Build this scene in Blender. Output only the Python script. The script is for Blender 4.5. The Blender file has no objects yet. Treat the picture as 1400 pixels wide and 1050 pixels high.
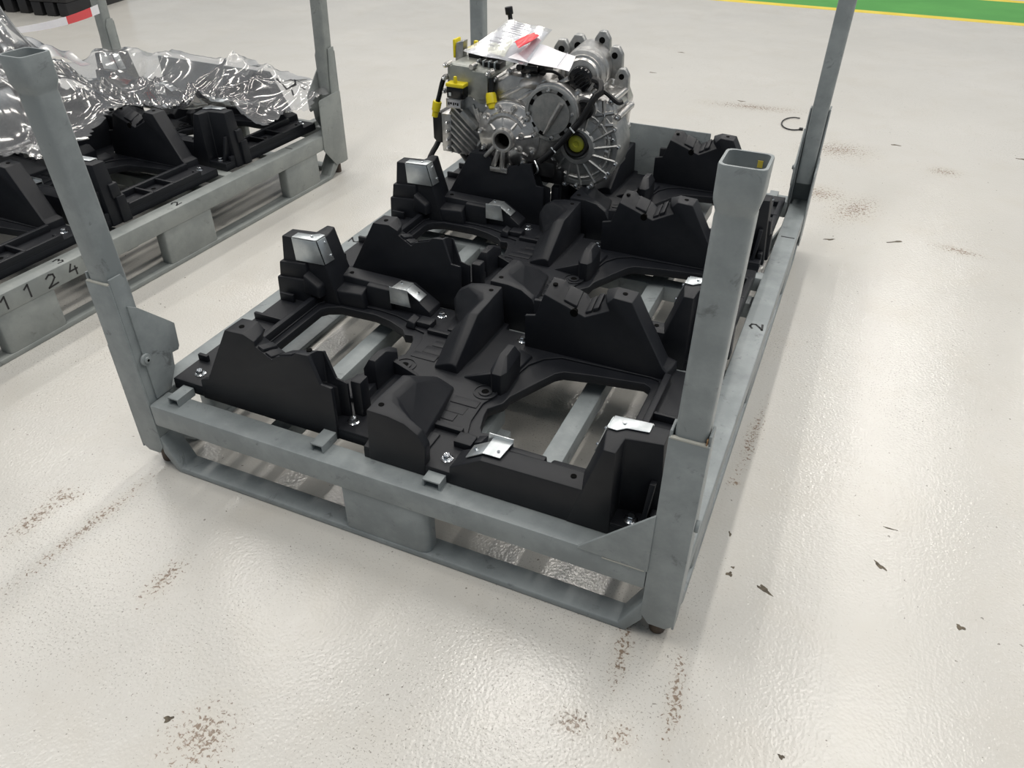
import bpy, bmesh, math, random
import numpy as np
from mathutils import Vector, Matrix
random.seed(7); rng = np.random.default_rng(7)
PI = math.pi
SC = bpy.context.scene
COL = SC.collection

# ---------------------------------------------------------------- camera
CX, CY, CZ, YAW, PITCH, ROLL, FPX = 1.7055, -1.1865, 1.5918, 0.4098, 0.6309, 0.0072, 1072.86
cd = bpy.data.cameras.new('camera'); co = bpy.data.objects.new('camera', cd); COL.objects.link(co)
fw = Vector((-math.sin(YAW)*math.cos(PITCH), math.cos(YAW)*math.cos(PITCH), -math.sin(PITCH)))
rt = fw.cross(Vector((0, 0, 1))).normalized(); up = rt.cross(fw)
r2 = math.cos(ROLL)*rt + math.sin(ROLL)*up; u2 = -math.sin(ROLL)*rt + math.cos(ROLL)*up
co.matrix_world = Matrix(((r2.x, u2.x, -fw.x, CX), (r2.y, u2.y, -fw.y, CY), (r2.z, u2.z, -fw.z, CZ), (0, 0, 0, 1)))
cd.sensor_fit = 'HORIZONTAL'; cd.sensor_width = 36.0; cd.lens = 36.0*FPX/1400.0
cd.clip_start = 0.05; cd.clip_end = 100
SC.camera = co

# ---------------------------------------------------------------- world, lamps, exposure
w = bpy.data.worlds.new('hall_ambient'); SC.world = w; w.use_nodes = True
bg = w.node_tree.nodes['Background']; bg.inputs[0].default_value = (0.80, 0.90, 1.0, 1); bg.inputs[1].default_value = 0.20
SC.view_settings.view_transform = 'Standard'; SC.view_settings.look = 'None'
SC.view_settings.exposure = 0.15; SC.view_settings.gamma = 1.0; SC.view_settings.use_curve_mapping = False

def lamp(x, y, z, sx, sy, power, col=(1.0, 0.955, 0.89)):
    l = bpy.data.lights.new('ceiling_lamp', 'AREA'); l.shape = 'RECTANGLE'; l.size = sx; l.size_y = sy
    l.energy = power; l.color = col
    o = bpy.data.objects.new('ceiling_lamp', l); COL.objects.link(o); o.location = (x, y, z)
    return o
# rows of ceiling luminaires of the hall, all alike
for xx in (-6.4, -3.2, 0.0, 3.2, 6.4):
    for yy in (-0.8, 3.7, 8.2, 12.7):
        lamp(xx, yy, 6.2, 0.32, 3.0, 70)

# ---------------------------------------------------------------- materials
def mat(name, col, rough=0.5, metal=0.0, spec=0.5, **kw):
    m = bpy.data.materials.new(name); m.use_nodes = True
    b = m.node_tree.nodes['Principled BSDF']
    b.inputs['Base Color'].default_value = (*col, 1); b.inputs['Roughness'].default_value = rough
    b.inputs['Metallic'].default_value = metal; b.inputs['Specular IOR Level'].default_value = spec
    for k, v in kw.items(): b.inputs[k].default_value = v
    return m
class N:
    def __init__(s, m): s.t = m.node_tree; s.b = s.t.nodes['Principled BSDF']
    def n(s, typ, **kw):
        o = s.t.nodes.new(typ)
        for k, v in kw.items(): setattr(o, k, v)
        return o
    def l(s, a, b): s.t.links.new(a, b)
    def coord(s): return s.n('ShaderNodeTexCoord').outputs['Object']
    def noise(s, scale, detail=4, rough=.55, vec=None, dist=0):
        o = s.n('ShaderNodeTexNoise'); o.inputs['Scale'].default_value = scale; o.inputs['Detail'].default_value = detail
        o.inputs['Roughness'].default_value = rough; o.inputs['Distortion'].default_value = dist
        if vec is not None: s.l(vec, o.inputs['Vector'])
        return o.outputs['Fac']
    def ramp(s, fac, stops):
        o = s.n('ShaderNodeValToRGB'); e = o.color_ramp.elements
        while len(e) > 1: e.remove(e[0])
        e[0].position = stops[0][0]; e[0].color = (*stops[0][1], 1)
        for p, c in stops[1:]:
            k = e.new(p); k.color = (*c, 1)
        s.l(fac, o.inputs['Fac']); return o.outputs['Color']
    def mix(s, fac, a, b, mode='MIX'):
        o = s.n('ShaderNodeMix', data_type='RGBA', blend_type=mode)
        for i, v in ((0, fac), (6, a), (7, b)):
            if hasattr(v, 'is_linked'): s.l(v, o.inputs[i])
            elif isinstance(v, (int, float)): o.inputs[i].default_value = v
            else: o.inputs[i].default_value = (*v, 1)
        return o.outputs[2]
    def math(s, op, a, b=0.0, clamp=False):
        o = s.n('ShaderNodeMath', operation=op); o.use_clamp = clamp
        for i, v in ((0, a), (1, b)):
            if hasattr(v, 'is_linked'): s.l(v, o.inputs[i])
            else: o.inputs[i].default_value = v
        return o.outputs[0]
    def bump(s, h, strength=.3, dist=.002):
        o = s.n('ShaderNodeBump'); o.inputs['Strength'].default_value = strength; o.inputs['Distance'].default_value = dist
        s.l(h, o.inputs['Height']); s.l(o.outputs['Normal'], s.b.inputs['Normal'])
def worn(name, c1, c2, rough, scale=9, bump=.08, bscale=160, metal=0, dirt=None):
    m = mat(name, c1, rough, metal); k = N(m); v = k.coord()
    f = k.ramp(k.noise(scale, 6, .65, v), [(.42, (0, 0, 0)), (.60, (1, 1, 1))])
    c = k.mix(f, c1, c2)
    if dirt:
        g = k.ramp(k.noise(scale*2.7, 7, .7, v, .6), [(.60, (0, 0, 0)), (.70, (1, 1, 1))])
        c = k.mix(k.math('MULTIPLY', g, .7), c, dirt)
    k.l(c, k.b.inputs['Base Color']); k.bump(k.noise(bscale, 3, .5, v), bump, .001)
    return m
M = {}
M['paint'] = worn('grey_rack_paint', (0.235, 0.262, 0.270), (0.300, 0.330, 0.338), 0.42, 7, .10, 90, dirt=(0.11, 0.12, 0.125))
M['paint_warm'] = worn('grey_rack_paint_older', (0.235, 0.255, 0.25), (0.29, 0.31, 0.30), 0.46, 7, .10, 90, dirt=(0.15, 0.155, 0.15))
M['plastic'] = worn('black_moulded_plastic', (0.0055, 0.0068, 0.0105), (0.0085, 0.0098, 0.0135), 0.50, 14, .12, 700)
M['plastic'].node_tree.nodes['Principled BSDF'].inputs['Specular IOR Level'].default_value = 0.41
M['hole'] = mat('dark_hole', (0.002, 0.002, 0.002), 0.9, 0, 0.1)
M['zinc'] = worn('zinc_sheet', (0.58, 0.62, 0.64), (0.70, 0.73, 0.74), 0.34, 20, .03, 60, metal=0.85)
M['chrome'] = mat('zinc_bolt', (0.80, 0.82, 0.84), 0.16, 1.0)
M['alu'] = worn('cast_aluminium', (0.52, 0.51, 0.50), (0.66, 0.65, 0.63), 0.33, 30, .30, 420, metal=0.92)
M['alu_dark'] = worn('cast_aluminium_dull', (0.36, 0.37, 0.37), (0.47, 0.47, 0.46), 0.42, 30, .30, 420, metal=0.85)
M['greybox'] = worn('grey_coated_casting', (0.34, 0.355, 0.33), (0.40, 0.41, 0.385), 0.38, 25, .1, 500, metal=0.55)
M['black'] = mat('black_rubber', (0.008, 0.008, 0.009), 0.38)
M['blackgloss'] = mat('black_glossy_plastic', (0.006, 0.006, 0.007), 0.15)
M['yellow'] = mat('yellow_cap_plastic', (0.80, 0.66, 0.015), 0.38)
M['olive'] = mat('yellow_green_plug', (0.46, 0.47, 0.05), 0.30)
M['paper'] = worn('white_paper', (0.80, 0.79, 0.83), (0.86, 0.85, 0.88), 0.6, 5, .1, 30)
M['cream'] = worn('cream_paper', (0.80, 0.78, 0.60), (0.86, 0.84, 0.68), 0.6, 5, .1, 30)
M['red'] = mat('red_film_tag', (0.72, 0.02, 0.035), 0.25)
M['ink'] = mat('marker_ink', (0.012, 0.012, 0.015), 0.5)
M['print'] = mat('printed_text_grey', (0.38, 0.38, 0.42), 0.6)
M['rust'] = worn('rusted_edge', (0.21, 0.10, 0.035), (0.30, 0.19, 0.09), 0.8, 60, .3, 300)
M['weld'] = mat('weld_bead_light', (0.42, 0.42, 0.38), 0.5)
M['rubber_foot'] = worn('brown_caster_rubber', (0.10, 0.07, 0.05), (0.05, 0.035, 0.03), 0.6, 30)
M['green'] = worn('green_floor_paint', (0.075, 0.30, 0.055), (0.09, 0.34, 0.065), 0.40, 1.2, .1, 60)
M['line'] = worn('yellow_floor_paint', (0.72, 0.55, 0.06), (0.78, 0.62, 0.09), 0.42, 3, .1, 60)
M['chip'] = worn('bare_concrete_chip', (0.075, 0.062, 0.045), (0.15, 0.125, 0.09), 0.8, 60, .3, 200)
M['crate'] = worn('black_crate_plastic', (0.010, 0.010, 0.012), (0.016, 0.016, 0.018), 0.5, 3, .1, 100)

def film_material(name, white=.12, haze=.10, gloss=.10, tint=(0.95, 0.96, 0.97), k=1.3, bs=22):
    m = bpy.data.materials.new(name); m.use_nodes = True; t = m.node_tree
    for n in list(t.nodes): t.nodes.remove(n)
    out = t.nodes.new('ShaderNodeOutputMaterial')
    tr = t.nodes.new('ShaderNodeBsdfTransparent'); tr.inputs[0].default_value = (*tint, 1)
    gl = t.nodes.new('ShaderNodeBsdfGlossy'); gl.inputs['Roughness'].default_value = gloss; gl.inputs[0].default_value = (1, 1, 1, 1)
    df = t.nodes.new('ShaderNodeBsdfTranslucent'); df.inputs[0].default_value = (.9, .9, .92, 1)
    d2 = t.nodes.new('ShaderNodeBsdfDiffuse'); d2.inputs[0].default_value = (.9, .9, .92, 1)
    fr = t.nodes.new('ShaderNodeFresnel'); fr.inputs['IOR'].default_value = 1.62
    tc = t.nodes.new('ShaderNodeTexCoord')
    nz = t.nodes.new('ShaderNodeTexNoise'); nz.inputs['Scale'].default_value = bs; nz.inputs['Detail'].default_value = 2; nz.inputs['Distortion'].default_value = .8
    t.links.new(tc.outputs['Object'], nz.inputs['Vector'])
    bp = t.nodes.new('ShaderNodeBump'); bp.inputs['Strength'].default_value = .05; bp.inputs['Distance'].default_value = .010
    t.links.new(nz.outputs['Fac'], bp.inputs['Height'])
    t.links.new(bp.outputs['Normal'], gl.inputs['Normal']); t.links.new(bp.outputs['Normal'], fr.inputs['Normal'])
    m0 = t.nodes.new('ShaderNodeMixShader'); m0.inputs[0].default_value = .5
    t.links.new(df.outputs[0], m0.inputs[1]); t.links.new(d2.outputs[0], m0.inputs[2])
    m1 = t.nodes.new('ShaderNodeMixShader'); m1.inputs[0].default_value = white
    t.links.new(tr.outputs[0], m1.inputs[1]); t.links.new(m0.outputs[0], m1.inputs[2])
    ad = t.nodes.new('ShaderNodeMath'); ad.operation = 'MULTIPLY_ADD'; ad.inputs[1].default_value = k; ad.inputs[2].default_value = haze*.3
    ad.use_clamp = True
    t.links.new(fr.outputs[0], ad.inputs[0])
    m2 = t.nodes.new('ShaderNodeMixShader'); t.links.new(ad.outputs[0], m2.inputs[0])
    t.links.new(m1.outputs[0], m2.inputs[1]); t.links.new(gl.outputs[0], m2.inputs[2])
    t.links.new(m2.outputs[0], out.inputs['Surface'])
    return m
M['film'] = film_material('clear_crumpled_film', .19, .1, .12, (.93, .95, .98), k=.95, bs=7)
M['film_white'] = film_material('milky_folded_film', .62, .1, .2)
M['pouch'] = film_material('clear_document_pouch', .10, .1, .15, k=.45)

# floor: pale epoxy, fine specks, rust marks, orange-peel relief
def floor_material():
    m = mat('pale_epoxy_floor', (0.6, 0.58, 0.54), 0.30, 0, 0.65); k = N(m); v = k.coord()
    base = k.mix(k.ramp(k.noise(.55, 5, .6, v), [(.3, (0, 0, 0)), (.7, (1, 1, 1))]), (0.585, 0.568, 0.528), (0.66, 0.645, 0.61))
    base = k.mix(k.math('MULTIPLY', k.ramp(k.noise(3.5, 5, .6, v, .5), [(.5, (0, 0, 0)), (.75, (1, 1, 1))]), .30), base, (0.56, 0.52, 0.45))
    # fine dark specks where the floor is worn
    dens = k.ramp(k.noise(1.1, 3, .5, v), [(.36, (0, 0, 0)), (.62, (1, 1, 1))])
    sp = k.ramp(k.math('ADD', k.noise(190, 3, .65, v), k.math('MULTIPLY', dens, .10)), [(.695, (0, 0, 0)), (.735, (1, 1, 1))])
    base = k.mix(k.math('MULTIPLY', sp, .6), base, (0.14, 0.12, 0.10))
    sp2 = k.ramp(k.noise(62, 2, .5, v), [(.725, (0, 0, 0)), (.75, (1, 1, 1))])
    base = k.mix(k.math('MULTIPLY', sp2, .7), base, (0.12, 0.10, 0.08))
    # rust and scuff marks: (x, y, rx, ry, angle)
    marks = [(-.115, -.30, .05, .16, .05), (.042, -.28, .035, .34, -.05), (.366, -.33, .05, .12, 0), (-.11, -.21, .08, .05, .3), (1.455, -.27, .06, .05, 0), (1.56, -.26, .05, .05, 0), (1.50, -.05, .035, .16, .1),
             (1.645, .86, .035, .28, -.05), (1.634, .63, .035, .03, 0), (1.645, -.12, .035, .20, .1), (1.64, 3.72, .30, .22, .3), (1.80, 2.86, .16, .30, -.35), (1.62, 3.0, .22, .16, 0), (2.21, 3.6, .13, .10, 0), (2.27, 2.57, .16, .06, -.2),
             (1.05, 4.35, .5, .12, .1), (.75, -.62, .12, .12, 0)]
    tot = None
    for x, y, rx, ry, a in marks:
        mp = k.n('ShaderNodeMapping', vector_type='TEXTURE')
        mp.inputs['Location'].default_value = (x, y, 0); mp.inputs['Rotation'].default_value = (0, 0, a); mp.inputs['Scale'].default_value = (rx, ry, 10)
        k.l(v, mp.inputs['Vector'])
        ln = k.n('ShaderNodeVectorMath', operation='LENGTH'); k.l(mp.outputs[0], ln.inputs[0])
        g = k.math('SUBTRACT', 1.0, ln.outputs['Value'], True)
        tot = g if tot is None else k.math('MAXIMUM', tot, g)
    rn = k.math('ADD', k.noise(95, 4, .7, v, .5), k.math('MULTIPLY', tot, .20))
    rm = k.math('MULTIPLY', k.ramp(rn, [(.655, (0, 0, 0)), (.72, (1, 1, 1))]), k.ramp(tot, [(0, (0, 0, 0)), (.12, (1, 1, 1))]))
    rc = k.mix(k.noise(5, 2, .5, v), (0.08, 0.055, 0.045), (0.24, 0.13, 0.065))
    base = k.mix(k.math('MULTIPLY', rm, .85), base, rc)
    base = k.mix(k.math('MULTIPLY', tot, .16), base, (0.50, 0.42, 0.31))
    k.l(base, k.b.inputs['Base Color'])
    rr = k.ramp(k.noise(1.7, 4, .6, v), [(.3, (.12, .12, .12)), (.7, (.24, .24, .24))]); k.l(rr, k.b.inputs['Roughness'])
    peel = k.n('ShaderNodeTexVoronoi', feature='SMOOTH_F1'); peel.inputs['Scale'].default_value = 125; peel.inputs['Smoothness'].default_value = .6
    k.l(v, peel.inputs['Vector'])
    h = k.math('ADD', k.math('MULTIPLY', peel.outputs['Distance'], .8), k.math('MULTIPLY', k.noise(150, 3, .6, v), .9))
    h = k.math('SUBTRACT', h, k.math('MULTIPLY', rm, .5))
    k.bump(h, .19, .0032)
    return m
M['floor'] = floor_material()

# ---------------------------------------------------------------- mesh builder
class MB:
    def __init__(s): s.v = []; s.f = []; s.m = []; s.mats = []
    def mi(s, m):
        if m not in s.mats: s.mats.append(m)
        return s.mats.index(m)
    def take(s, bm, mt):
        bm.verts.index_update(); o = len(s.v); i = s.mi(mt)
        s.v += [tuple(v.co) for v in bm.verts]
        for f in bm.faces: s.f.append([o+v.index for v in f.verts]); s.m.append(i)
        bm.free(); return s
    def fin(s, bm, bevel, mt, seg=2, ang=28):
        bmesh.ops.remove_doubles(bm, verts=bm.verts, dist=1e-6)
        bmesh.ops.recalc_face_normals(bm, faces=bm.faces)
        if bevel:
            es = [e for e in bm.edges if len(e.link_faces) == 2 and e.calc_face_angle(0) > math.radians(ang)]
            if es: bmesh.ops.bevel(bm, geom=es, offset=bevel, segments=seg, profile=.5, affect='EDGES', clamp_overlap=True)
        return s.take(bm, mt)
    def loft(s, rings, mt, bevel=0, caps=True, closed=True, seg=2):
        bm = bmesh.new(); R = [[bm.verts.new(p) for p in r] for r in rings]; n = len(R[0])
        for a, b in zip(R, R[1:]):
            for i in range(n if closed else n-1):
                j = (i+1) % n; bm.faces.new((a[i], a[j], b[j], b[i]))
        if caps: bm.faces.new(R[0][::-1]); bm.faces.new(R[-1])
        return s.fin(bm, bevel, mt, seg)
    def box(s, x0, x1, y0, y1, z0, z1, mt, bevel=0, rot=None, seg=2):
        q = [(x0, y0), (x1, y0), (x1, y1), (x0, y1)]
        rings = [[(x, y, z0) for x, y in q], [(x, y, z1) for x, y in q]]
        if rot is not None: rings = [[tuple(rot @ Vector(p)) for p in r] for r in rings]
        return s.loft(rings, mt, bevel, seg=seg)
    def prism(s, poly, axis, a, b, mt, bevel=0, seg=2):
        # poly in the plane of the two other axes (order x,y / x,z / y,z)
        def P(p, h):
            return {'z': (p[0], p[1], h), 'y': (p[0], h, p[1]), 'x': (h, p[0], p[1])}[axis]
        return s.loft([[P(p, a) for p in poly], [P(p, b) for p in poly]], mt, bevel, seg=seg)
    def lathe(s, o, axis, prof, mt, n=24, caps=True, bevel=0):
        o = Vector(o); ax = Vector(axis).normalized(); q = ax.to_track_quat('Z', 'Y')
        rings = [[tuple(o + q @ Vector((r*math.cos(2*PI*i/n), r*math.sin(2*PI*i/n), h))) for i in range(n)] for r, h in prof]
        return s.loft(rings, mt, bevel, caps)
    def cyl(s, a, b, r, mt, r2=None, n=16, bevel=0):
        a = Vector(a); b = Vector(b); L = (b-a).length
        return s.lathe(a, b-a, [(r, 0), (r if r2 is None else r2, L)], mt, n, True, bevel)
    def tube(s, pts, r, mt, n=10, smooth=True, caps=True):
        P = [Vector(p) for p in pts]
        if smooth and len(P) > 2:
            Q = []
            for i in range(len(P)-1):
                p0, p1, p2, p3 = P[max(i-1, 0)], P[i], P[i+1], P[min(i+2, len(P)-1)]
                for k in range(6):
                    t = k/6; Q.append(.5*((2*p1)+(-p0+p2)*t+(2*p0-5*p1+4*p2-p3)*t*t+(-p0+3*p1-3*p2+p3)*t**3))
            P = Q+[P[-1]]
        rings = []; nrm = None
        for i, p in enumerate(P):
            d = (P[min(i+1, len(P)-1)]-P[max(i-1, 0)]).normalized()
            if nrm is None: nrm = d.orthogonal().normalized()
            nrm = (nrm-d*nrm.dot(d)).normalized(); bn = d.cross(nrm)
            rr = r[i*len(r)//len(P)] if isinstance(r, (list, tuple)) else r
            rings.append([tuple(p+rr*(math.cos(2*PI*k/n)*nrm+math.sin(2*PI*k/n)*bn)) for k in range(n)])
        return s.loft(rings, mt, 0, caps)
    def sheet(s, quad, th, mt, bevel=0):
        a = [Vector(p) for p in quad]; nr = (a[1]-a[0]).cross(a[2]-a[0]).normalized()*th
        return s.loft([[tuple(p) for p in a], [tuple(p+nr) for p in a]], mt, bevel)
    def build(s, name, parent=None, off=(0, 0, 0), smooth=40):
        me = bpy.data.meshes.new(name)
        ox, oy, oz = off
        me.from_pydata([(x-ox, y-oy, z-oz) for x, y, z in s.v], [], s.f)
        for m in s.mats: me.materials.append(M[m])
        me.polygons.foreach_set('material_index', s.m)
        me.shade_smooth(); me.set_sharp_from_angle(angle=math.radians(smooth)); me.update()
        o = bpy.data.objects.new(name, me); COL.objects.link(o)
        if parent: o.parent = parent
        return o
def plate(name, outer, holes, z0, z1, mt, bevel, parent, off=(0, 0, 0)):
    cu = bpy.data.curves.new('tmp', 'CURVE'); cu.dimensions = '2D'; cu.fill_mode = 'BOTH'
    for poly in [outer]+holes:
        sp = cu.splines.new('POLY'); sp.points.add(len(poly)-1); sp.use_cyclic_u = True
        for p, (x, y) in zip(sp.points, poly): p.co = (x-off[0], y-off[1], 0, 1)
    cu.extrude = (z1-z0)/2-bevel; cu.bevel_depth = bevel; cu.offset = -bevel; cu.bevel_resolution = 1
    t = bpy.data.objects.new('tmp', cu); COL.objects.link(t); bpy.context.view_layer.update()
    me = bpy.data.meshes.new_from_object(t.evaluated_get(bpy.context.evaluated_depsgraph_get()))
    bpy.data.objects.remove(t); bpy.data.curves.remove(cu)
    zc = (z0+z1)/2-off[2]
    for v in me.vertices: v.co.z += zc
    me.materials.clear(); me.materials.append(M[mt]); me.name = name
    me.shade_smooth(); me.set_sharp_from_angle(angle=math.radians(40))
    o = bpy.data.objects.new(name, me); COL.objects.link(o); o.parent = parent
    return o
def empty(name, loc=(0, 0, 0), rz=0):
    o = bpy.data.objects.new(name, None); COL.objects.link(o); o.location = loc; o.rotation_euler = (0, 0, rz); o.empty_display_size = .1
    return o
def tag(o, label=None, cat=None, group=None, kind=None):
    for k, v in (('label', label), ('category', cat), ('group', group), ('kind', kind)):
        if v: o[k] = v
    return o
def copy_tree(o, parent=None):
    c = o.copy(); COL.objects.link(c); c.parent = parent
    for ch in list(o.children): copy_tree(ch, c)
    return c

# ---------------------------------------------------------------- floor and floor paint
b = MB(); b.box(-14, 14, -5, 18, -.05, 0, 'floor'); fl = tag(b.build('floor'), kind='structure')
def strip(name, y0, y1, z, mt):
    s = .006   # the lane runs almost parallel to the rack's short side
    m = MB(); m.loft([[(-14, y0-14*s, 0), (14, y0+14*s, 0), (14, y1+14*s, 0), (-14, y1-14*s, 0)], [(-14, y0-14*s, z), (14, y0+14*s, z), (14, y1+14*s, z), (-14, y1-14*s, z)]], mt)
    return tag(m.build(name), kind='structure')
strip('trim_1', 7.92, 8.05, .0018, 'line')
strip('trim_2', 8.05, 9.14, .0014, 'green')
strip('trim_3', 9.14, 9.27, .0018, 'line')
# bare patches where the coating has chipped off
for x, y, r, e, a in ((1.686, .279, .011, .8, .3), (1.690, .305, .006, .7, 0), (1.777, .265, .024, .40, -.5), (2.042, .467, .022, .35, -.6), (2.231, .341, .013, .7, 0), (.653, -.618, .012, .8, .6), (1.881, -.166, .008, .8, 0), (2.06, .62, .02, .12, 0), (1.66, .42, .012, .3, -1.2),
                      (1.72, 2.45, .03, .3, .4), (2.0, 2.55, .05, .16, .6), (1.95, 3.95, .035, .3, 0), (2.62, 4.0, .035, .3, 0), (.95, 4.45, .03, .3, 0), (.2, 4.9, .03, .3, 0), (.25, 5.6, .03, .3, 0)):
    m = MB(); ring = []; r *= .78
    for i in range(14):
        t = 2*PI*i/14; rr = r*(1+.32*math.sin(3*t+x*40)+.2*math.sin(5*t+y*30)); px, py = rr*math.cos(t), rr*e*math.sin(t)
        ring.append((x+px*math.cos(a)-py*math.sin(a), y+px*math.sin(a)+py*math.cos(a)))
    m.loft([[(p, q, 0) for p, q in ring], [(p, q, .0009) for p, q in ring]], 'chip'); m.build('bare_patch', fl)

# ---------------------------------------------------------------- steel stacking rack
W, L, ZT = 1.6, 2.28, 0.241
def strokes(m, lines, fr, th=.0055):
    # felt-pen strokes laid on a face: fr(u, v, h) maps to the rack's frame
    for ln in lines:
        for (a, c) in zip(ln, ln[1:]):
            d = Vector((c[0]-a[0], c[1]-a[1])); n_ = Vector((-d.y, d.x)).normalized()*th/2; e = d.normalized()*th*.4
            q = [(a[0]-e.x+n_.x, a[1]-e.y+n_.y), (a[0]-e.x-n_.x, a[1]-e.y-n_.y), (c[0]+e.x-n_.x, c[1]+e.y-n_.y), (c[0]+e.x+n_.x, c[1]+e.y+n_.y)]
            m.loft([[fr(u, v, 0) for u, v in q], [fr(u, v, .0006) for u, v in q]], 'ink')
DIG = {'1': [[(-.35, .25), (0, .5), (0, -.5)]], '2': [[(-.4, .3), (-.1, .5), (.25, .4), (.3, .1), (-.05, -.25), (-.4, -.5), (.45, -.42)]],
       '3': [[(-.35, .42), (.1, .5), (.3, .3), (0, .05), (.32, -.15), (.15, -.45), (-.35, -.4)]], '4': [[(-.1, .5), (-.38, -.05), (.35, -.02)], [(.2, .2), (.22, -.5)]], 'I': [[(0, .5), (0, -.5)]]}
def digit(ch, u, v, size): return [[(u+x*size, v+y*size) for x, y in ln] for ln in DIG[ch]]

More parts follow.
